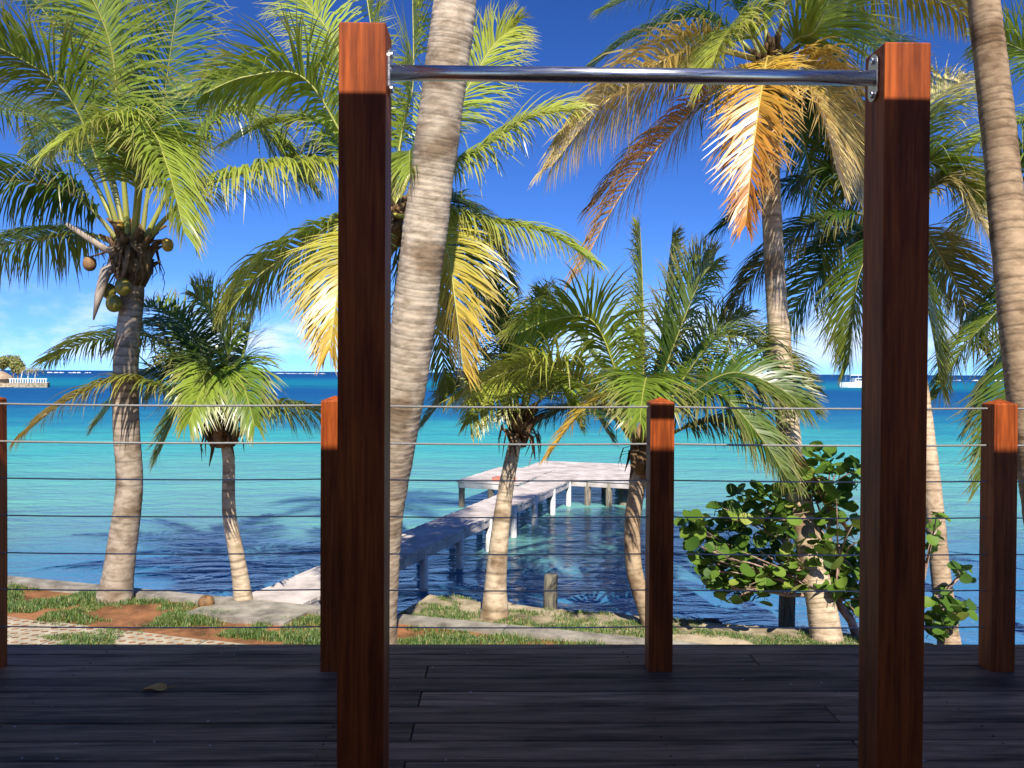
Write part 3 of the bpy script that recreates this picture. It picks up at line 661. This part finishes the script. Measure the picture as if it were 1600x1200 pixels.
# --- near trunk at the right edge, crown above the picture
root = empty('palm_tree', P(1665, 1060, 6.2)); tag(root, 'mottled brown palm trunk leaning behind the end railing post, crown out of sight', 'palm tree', 'coconut palms along the shore')
tp = [(1668, 1110, 6.2), (1632, 800, 6.3), (1604, 620, 6.4), (1580, 400, 6.6), (1560, 200, 6.8), (1537, 0, 7.0), (1515, -250, 7.2), (1500, -560, 7.4)]
trunk(root, [P(*q) for q in tp], .150, .112, 1.25, (.72, .60, .46), .08); c = P(1500, -580, 7.4); fibre(root, c, .17, .35)
for k, pts in enumerate(auto(c, 14, 2.9, 0, 0, 1.1, 5)): frond(root, pts, leaf=.80, n=96, twist=random.uniform(-.6, .6), col=lerp(G1, G2, random.random()), tip=YG)

# --- palm standing just outside the right edge: its fronds reach in
palm('palm beyond the end railing post, only its feathery fronds reaching in',
    [(1730, 1010, 9.0), (1712, 700, 9.4), (1695, 420, 9.8)], (1690, 320), [
    ((1565, 475, -.2), (1462, 608, -.3), dict(droop=.7, col=DK)), ((1595, 520, .3), (1515, 650, .5), dict(droop=.7, col=DK)), ((1620, 190, .2), (1500, 230, .3), dict(col=G2)), ((1625, 100, .3), (1540, 50, .5), dict(col=G2)),
    ((1580, 262, .4), (1478, 400, .6), dict(col=G1, tip=OL)), ((1600, 560, -.4), (1535, 740, -.6), dict(col=DK)), ((1720, 120, .3), (1760, -60, .4), dict()), ((1800, 260, 0), (1930, 330, 0), dict()), ((1790, 420, .3), (1880, 560, .5), dict())],
    .14, .11, 10.0, leaf=.80, n=130)

# ------------------------------------------------------------------ sea grape
sg = empty('sea_grape_shrub', P(1330, 1010, 8.7)); tag(sg, 'sea grape shrub with round glossy green leaves at the water edge', 'shrub')
mb = MB(); vs = [(0, 0, 0)]; fs = []; nS = 12
for i in range(nS):
    q = 2 * math.pi * (i + .5) / nS; rr_ = 1 - .16 * math.exp(-((q - math.pi) / .4) ** 2)
    vs.append((rr_ * math.cos(q) + .9, rr_ * 1.08 * math.sin(q), .22 * abs(math.sin(q)) ** 1.3 - .10 * math.cos(q)))
vs[0] = (.9, 0, 0.0)
fs = [(0, i + 1, (i + 1) % nS + 1) for i in range(nS)]
mb.add(vs, fs, smooth=True)
mb.tube([(-.55, 0, -.12), (0.0, 0, .05)], .05, 4)
gleaf = mb.mesh('leaf'); gleaf.materials.append(mGrape)
clumps = [(1190, 800, 75, 40, 50), (1290, 745, 60, 45, 34), (1115, 862, 45, 45, 30), (1225, 880, 95, 50, 74), (1310, 850, 45, 85, 40), (1084, 822, 24, 20, 9), (1160, 915, 60, 30, 24), (1330, 930, 35, 35, 14),
          (1400, 860, 50, 70, 12), (1482, 950, 30, 30, 12), (1505, 897, 14, 12, 4), (1468, 985, 24, 16, 8), (1458, 830, 10, 40, 5)]
base = P(1345, 1015, 8.7); bx = MB(); hub = P(1300, 930, 8.7)
bx.tube([base, P(1330, 970, 8.7), hub], [.05, .045, .04], 8)
for (cx, cy, rx, ry, cnt) in clumps:
    cc = P(cx, cy, 8.65 + random.uniform(-.15, .25)); hb = hub if cx < 1400 else P(1420, 960, 8.8)
    if cx >= 1400: bx.tube([base, hb], [.04, .03], 6)
    mid = hb.lerp(cc, .5) + Vector((0, random.uniform(-.1, .1), -.05)); bx.tube([hb, mid, cc], [.030, .022, .012], 6)
    for k in range(cnt):
        while True:
            dx, dy = random.uniform(-1, 1), random.uniform(-1, 1)
            if dx * dx + dy * dy < 1: break
        p = P(cx + dx * rx, cy + dy * ry, 8.65 + random.uniform(-.45, .45))
        o = bpy.data.objects.new('leaf', gleaf); C.objects.link(o); o.parent = sg; o.location = p - Vector(sg.location)
        s_ = random.uniform(.045, .088); o.scale = (s_, s_ * random.uniform(.8, 1.1), s_ * random.uniform(.6, 2.2))
        o.rotation_euler = (random.uniform(-1.0, 1.0), random.uniform(-1.1, .5), random.uniform(0, 6.283))
        if k % 4 == 0: bx.tube([mid.lerp(cc, random.random()), p.lerp(cc, .4) + Vector((0, 0, -.03)), p], [.010, .008, .004], 4)
bx.build('branches', mBranch, sg)
im = MB()                                # inner foliage behind the leaves that can be told apart
for (cx, cy, rx, ry, cnt) in clumps:
    for k in range(int(cnt * 2.6)):
        q = random.uniform(0, 6.283); f = math.sqrt(random.random()) * .92
        p = P(cx + f * math.cos(q) * rx, cy + f * math.sin(q) * ry, 8.8 + random.uniform(-.3, .45)); s_ = random.uniform(.04, .075)
        m = Matrix.Rotation(random.uniform(0, 6.283), 3, 'Z') @ Matrix.Rotation(random.uniform(-1.1, .5), 3, 'Y') @ Matrix.Rotation(random.uniform(-1, 1), 3, 'X')
        im.add([p + m @ (v.co * s_) for v in gleaf.vertices], [tuple(pp.vertices) for pp in gleaf.polygons], smooth=True)
tag(im.build('inner_foliage', mGrape, sg), kind='stuff')

# ------------------------------------------------------------------ yard: grass pavers, grass, driftwood, rocks
pv = MB(); nC, cs_, T = 4, .1125, .06
for i in range(nC):
    for j in range(nC):
        x0, y0 = i * cs_ - .225 + .003, j * cs_ - .225 + .003; w = cs_ - (.0 if i < nC - 1 else .006); h = cs_ - (.0 if j < nC - 1 else .006)
        cx, cy = x0 + w / 2, y0 + h / 2; a_ = .047
        c_ = [(x0, y0, 0), (x0 + w, y0, 0), (x0 + w, y0 + h, 0), (x0, y0 + h, 0)]; d_ = [(cx, cy - a_ * .8, 0), (cx + a_, cy, 0), (cx, cy + a_ * .8, 0), (cx - a_, cy, 0)]
        vs = c_ + d_ + [(x, y, -T) for x, y, z in d_]
        fs = [(0, 1, 4), (4, 1, 5), (1, 2, 5), (5, 2, 6), (2, 3, 6), (6, 3, 7), (3, 0, 7), (7, 0, 4)] + [(4, 5, 9, 8), (5, 6, 10, 9), (6, 7, 11, 10), (7, 4, 8, 11)]
        pv.add(vs, fs)
pv.add([(-.222, -.222, 0), (.219, -.222, 0), (.219, .219, 0), (-.222, .219, 0), (-.222, -.222, -T), (.219, -.222, -T), (.219, .219, -T), (-.222, .219, -T)], [(0, 4, 5, 1), (1, 5, 6, 2), (2, 6, 7, 3), (3, 7, 4, 0)])
pme = pv.mesh('paver'); pme.materials.append(mPaver)
paving = empty('paving', (-4, 7.8, ZG)); tag(paving, kind='structure')
for i in range(13):
    for j in range(5):
        s, q = -5.3 + .452 * i, -2.70 + .452 * j
        p = W0 + V * s + U * (q + .02 * (i % 2))
        if p.x > -1.75 or q > -.95: continue
        o = bpy.data.objects.new('paver', pme); C.objects.link(o); o.parent = paving
        o.location = Vector((p.x, p.y, ZG + .006 + random.uniform(-.002, .002))) - Vector(paving.location); o.rotation_euler = (random.uniform(-.003, .003), random.uniform(-.003, .003), -AX)

def grass_patch(name, label, gen, cnt, hmin, hmax):
    mb = MB(); k = 0; rnd = random.Random(len(name) + cnt)
    for _ in range(cnt):
        r = gen(rnd)
        if not r: continue
        p, sc = r; h = rnd.uniform(hmin, hmax) * sc; q = rnd.uniform(0, 6.283); l_ = rnd.uniform(.2, .9) * h; w = rnd.uniform(.002, .004)
        dv = Vector((math.cos(q), math.sin(q), 0)); sd = Vector((-dv.y, dv.x, 0)) * w
        m_ = p + dv * l_ * .35 + Vector((0, 0, h * .65)); e_ = p + dv * l_ + Vector((0, 0, h))
        c_ = lerp((.03, .10, .015), (.16, .23, .04), rnd.random() ** 1.5)
        if rnd.random() < .10: c_ = (.36, .29, .12)
        mb.add([p - sd, p + sd, m_ + sd * .7, m_ - sd * .7, e_], [(0, 1, 2, 3), (3, 2, 4)], c_, True)
    o = mb.build(name, mGrass); tag(o, label, 'grass', kind='stuff'); return o
def g_yard(rnd):
    s, q = rnd.uniform(-6.5, 4.5), rnd.uniform(-1.9, -.12); p = W0 + V * s + U * q
    d = noise.noise(Vector((p.x * 1.5, p.y * 2.2, 3))) + .5 * noise.noise(Vector((p.x * 5, p.y * 5, 7)))
    thr = -.2 if q > -.95 else .15
    if d < thr + rnd.uniform(-.12, .12): return None
    return Vector((p.x, p.y, ZG - .008 + ground_n(p))), .6 + 1.2 * max(0, d - thr)
grass_patch('yard_grass', 'tufted green grass on red soil between deck and seawall', g_yard, 200000, .02, .065)
def g_strip(rnd):
    s, q = rnd.uniform(S0 + .05, 9), rnd.uniform(.14, 1.6); p = W0 + V * s + U * q
    d = noise.noise(Vector((p.x * 1.4, p.y * 2.0, 13))) + .5 * noise.noise(Vector((p.x * 5, p.y * 5, 17))) + .55 - .55 * q
    if d < rnd.uniform(-.15, .15): return None
    return Vector((p.x, p.y, strip_h(s, q) - .004)), 1
grass_patch('shore_grass', 'short lawn grass on the strip between curb and water', g_strip, 110000, .015, .045)

def rock(px, py, d, sz, label):
    bm = bmesh.new(); bmesh.ops.create_icosphere(bm, subdivisions=3, radius=1); sd = random.uniform(0, 50)
    for v in bm.verts:
        v.co *= 1 + .35 * noise.noise(v.co * 1.2 + Vector((sd, 0, 0))) + .12 * noise.noise(v.co * 4 + Vector((sd, 3, 0))); v.co = Vector((v.co.x * sz * 1.4, v.co.y * sz, v.co.z * sz * .6))
    me = bpy.data.meshes.new('rock'); bm.to_mesh(me); bm.free(); me.materials.append(mRock)
    o = bpy.data.objects.new('rock', me); C.objects.link(o); o.location = P(px, py, d); o.rotation_euler = (0, 0, random.uniform(0, 6)); tag(o, label, 'rock', 'dark rocks on the shore')
for i, (px, py, d, sz) in enumerate(((1180, 992, 9.15, .13), (1262, 1000, 9.0, .10), (1330, 1003, 8.95, .13), (1205, 1003, 8.85, .10), (1110, 975, 9.55, .10), (1410, 1005, 8.9, .14))):
    rock(px, py, d, sz, 'dark rounded rock on the shore below the sea grape')
lg_ = empty('driftwood_log', P(1105, 992, 9.1)); tag(lg_, 'dark driftwood log lying on the grass beside the water', 'log')
mb = MB(); pts = [P(1050, 985, 9.2), P(1085, 990, 9.15), P(1125, 993, 9.1), P(1160, 1000, 9.0)]
mb.tube(cat(pts, 24), [.055 + .015 * noise.noise(Vector((i * .4, 2, 0))) for i in range(25)], 12, jit=lambda i, j: .2 * noise.noise(Vector((i * .3, j * .9, 4)))); mb.build('stem', mOldPile, lg_)
mb = MB(); mb.tube([pts[1], P(1110, 980, 9.2), P(1128, 974, 9.2)], [.03, .022, .012], 8); mb.build('branch_stub', mOldPile, lg_)
# fallen coconut on the curb grass
cn_ = MB(); c = P(322, 941, 9.05); K = 8
cn_.tube([c + Vector((0, 0, .075 * math.cos(math.pi * i / K))) for i in range(K + 1)], [max(.004, .085 * math.sin(math.pi * i / K) ** .85) for i in range(K + 1)], 12, jit=lambda i, j: .06 * math.cos(3 * j * 6.283 / 12))
tag(cn_.build('fallen_coconut', mNutB), 'brown fallen coconut resting in the grass by the curb', 'coconut')

# dry leaf and petals on the deck
p = P(242, 1081, 3.48); dl = empty('fallen_leaf', (p.x, p.y, .002)); tag(dl, 'dry brown fallen leaf with stalk on the dark deck', 'leaf')
mb = MB(); vs = []; rows = 8
for i in range(rows + 1):
    t_ = i / rows; w = .030 * math.sin(math.pi * min(1, t_ * .97 + .03)) ** .7 + .001; x = -.045 + .09 * t_
    vs += [(x, -w, .012 + .008 * math.sin(t_ * 5)), (x, 0, .004), (x, w, .016 - .006 * math.cos(t_ * 4))]
mb.add(vs, [f for i in range(rows) for f in ((3 * i, 3 * i + 3, 3 * i + 4, 3 * i + 1), (3 * i + 1, 3 * i + 4, 3 * i + 5, 3 * i + 2))], smooth=True)
o = mb.build('blade', mDryLeaf); o.parent = dl; o.rotation_euler = (0, 0, .25)
mb = MB(); mb.tube([(.04, .011, .005), (.065, .018, .012), (.095, .028, .02)], [.0022, .0018, .0012], 6); o = mb.build('stalk', mDryLeaf); o.parent = dl
mb = MB(); mb.add([(-.006, -.003, .001), (.006, -.004, .003), (.008, .003, .001), (-.004, .004, .004)], [(0, 1, 2, 3)]); ptm = mb.mesh('petal'); ptm.materials.append(mPetal)
rnd = random.Random(4)
for k in range(42):
    o = bpy.data.objects.new('petal', ptm); C.objects.link(o); o.location = (rnd.uniform(-2.1, .1) if k < 34 else rnd.uniform(.2, 1.5), rnd.uniform(2.75, 4.0), .002)
    s_ = rnd.uniform(.5, 1.0); o.scale = (s_, s_, s_); o.rotation_euler = (0, 0, rnd.uniform(0, 6.28)); tag(o, 'tiny pale petal fleck fallen on the dark deck boards', 'petal', 'pale flecks scattered on the deck')

# ------------------------------------------------------------------ far things: headland, boat, surf
def far_pt(px, d): q = P(px, 600, d); return Vector((q.x, q.y, ZW))
D0 = 150
mb = MB(); A = far_pt(-150, D0); B = far_pt(14, D0); Cc = far_pt(74, D0 + 1); De = far_pt(78, D0 + 14); Ee = far_pt(-150, D0 + 40)
ring = [A, B, Cc, De, Ee]; vs = [q + Vector((0, 0, -.5)) for q in ring] + [q + Vector((0, 0, .75)) for q in ring]
mb.add(vs, [(5, 6, 7, 8, 9)] + [(i, (i + 1) % 5, (i + 1) % 5 + 5, i + 5) for i in range(5)]); tag(mb.build('headland', mSand), kind='structure')
mb = MB(); bpts = [far_pt(-150, D0 - 6), far_pt(-20, D0 - 5), far_pt(18, D0 - 2), far_pt(20, D0 + 1), far_pt(-150, D0 + 1)]
mb.add([q + Vector((0, 0, .10)) for q in bpts] , [(0, 1, 2, 3, 4)]); tag(mb.build('beach', mPile), kind='structure')
fen = empty('balustrade', B); tag(fen, 'white balustrade along the far headland terrace', 'balustrade')
n_ = 15
for k in range(n_):
    q = B.lerp(Cc, (k + .5) / n_); mb = MB(); mb.box((q.x, q.y, ZW + .75 + .35), (.16, .16, .70)); mb.build('baluster', mWhite, fen)
dirv = (Cc - B); mb = MB(); q = (B + Cc) / 2; mb.box((q.x, q.y, ZW + 1.52), (dirv.length, .22, .14), math.atan2(dirv.y, dirv.x)); mb.build('handrail', mWhite, fen)
def blob_bush(name, label, c, rx, rz, cnt, cols, lsz, category='bush', stems=None, group=None):
    root = empty(name, (c.x, c.y, ZW + .7)); tag(root, label, category, group); mb = MB()
    for k in range(cnt):
        d = Vector((random.gauss(0, 1), random.gauss(0, 1), random.gauss(0, 1))).normalized() * random.uniform(.5, 1) ; p = c + Vector((d.x * rx, d.y * rx, d.z * rz)) * (1 + .25 * noise.noise(d * 2 + c))
        a1 = Vector((random.gauss(0, 1), random.gauss(0, 1), random.gauss(0, .6))).normalized() * lsz; a2 = a1.cross(Vector((random.gauss(0, 1), random.gauss(0, 1), random.gauss(0, 1)))).normalized() * lsz * .35
        mb.add([p - a1, p + a2, p + a1, p - a2], [(0, 1, 2, 3)], random.choice(cols))
    mb.build('crown', mLeaf, root)
    mb = MB(); mb.tube([(c.x + .2, c.y, ZW + .6), (c.x, c.y, c.z)], [.16, .11], 8); mb.build('trunk', mPile if category == 'palm tree' else mBranch, root)
gy = [(.25, .27, .06), (.36, .34, .09), (.16, .20, .05), (.42, .36, .12)]
for px, d, h, rx in ((3, 158, 4.4, 1.4), (20, 160, 4.6, 1.6), (27, 157, 3.6, 1.3)):
    c = far_pt(px, d); c.z = ZW + h; blob_bush('shade_tree', 'sunlit yellow-green tree at the back of the far headland', c, rx, 1.25, 700, gy, .32, 'tree', group='trees on the far headland')
for px, d, h in ((33, 154, 3.0), (43, 153, 2.8), (54, 153, 2.9)):
    base = far_pt(px, d); c = base + Vector((.25, 0, h)); root = empty('palm_tree', base + Vector((0, 0, .7))); tag(root, 'little yellow-green palm on the far headland behind white balustrade', 'palm tree', 'palms on the far headland')
    mb = MB(); mb.tube([base + Vector((0, 0, .6)), base + Vector((.05, 0, h * .6)), c], [.13, .10, .09], 8); mb.build('trunk', mPile, root)
    for pts in auto(c, 13, 1.7, 0, -.3, 1.0, int(px)): frond(root, pts, leaf=.55, n=22, twist=0, col=(.30, .30, .06), tip=(.45, .38, .14), rw=.03)
hut = empty('thatched_hut', far_pt(-6, 152)); tag(hut, 'tan domed thatched hut at the edge of the far headland', 'hut'); h0 = far_pt(-4, 152)
mb = MB(); mb.tube([h0 + Vector((0, 0, z)) for z in (1.4, 1.5, 2.1, 2.7, 3.0)], [2.55, 2.6, 2.1, 1.1, .1], 20, jit=lambda i, j: .06 * noise.noise(Vector((i, j * 1.7, 0)))); mb.build('thatch_roof', mThatch, hut)
mb = MB(); mb.tube([h0 + Vector((0, 0, z)) for z in (.4, 1.45)], 2.1, 16); mb.build('wall', mThatch, hut)

boat = empty('motor_boat', far_pt(1343, 205)); tag(boat, 'white motor boat with canopy anchored far out, half behind the right post', 'boat')
bc = Vector(boat.location); bd = Vector((1, .1, 0)).normalized(); bs = Vector((-bd.y, bd.x, 0))
def hull_pts(z, sc): return [bc + bd * x * sc + bs * y + Vector((0, 0, z)) for x, y in ((-5.2, 0), (-3.6, -1.0), (-1, -1.4), (4.6, -1.35), (4.8, 0), (4.6, 1.35), (-1, 1.4), (-3.6, 1.0))]
mb = MB(); vs = hull_pts(-.3, .90) + hull_pts(.55, .97) + hull_pts(1.25, 1.0); n_ = 8
mb.add(vs, [(q * n_ + i, q * n_ + (i + 1) % n_, (q + 1) * n_ + (i + 1) % n_, (q + 1) * n_ + i) for q in range(2) for i in range(n_)] + [tuple(2 * n_ + i for i in range(n_))]); mb.build('hull', mWhite, boat)
ang_ = math.atan2(bd.y, bd.x)
q = bc + bd * .6; mb = MB(); mb.box((q.x, q.y, ZW + 1.75), (4.4, 2.1, .95), ang_); mb.build('cabin', mWhite, boat)
mb = MB(); mb.box((q.x, q.y, ZW + 1.85), (4.0, 2.14, .42), ang_); mb.build('window', mGlass, boat)
q = bc + bd * .4; mb = MB(); mb.box((q.x, q.y, ZW + 2.95), (7.2, 2.5, .22), ang_); mb.build('canopy', mWhite, boat)
for fx in (-2.9, -.9, 1.2, 3.3):
    for fy in (-1.05, 1.05):
        q = bc + bd * fx + bs * fy; mb = MB(); mb.box((q.x, q.y, ZW + 2.05), (.09, .09, 1.62), ang_); mb.build('canopy_post', mWhite, boat)

def surf(px0, px1, d, h, cnt):
    mb = MB(); a_, b_ = far_pt(px0, d), far_pt(px1, d)
    for k in range(cnt):
        f0 = random.random(); ln = random.uniform(.03, .12); c0 = a_.lerp(b_, f0); c1_ = a_.lerp(b_, min(1, f0 + ln)); off = Vector((0, random.uniform(-6, 6), 0)); hh = h * random.uniform(.5, 1.2)
        pts = [c0.lerp(c1_, i / 6) + off + Vector((0, 1.2 * math.sin(i * 2.1), .05)) for i in range(7)]
        mb.tube(pts, [hh * (.08 + math.sin(math.pi * i / 6) * random.uniform(.7, 1.1)) for i in range(7)], 6)
    tag(mb.build('breaking_wave', mFoam), kind='stuff')
surf(62, 145, 1000, .9, 18); surf(385, 535, 1250, .6, 12); surf(1252, 1268, 480, .75, 8); surf(1455, 1600, 480, .5, 18);
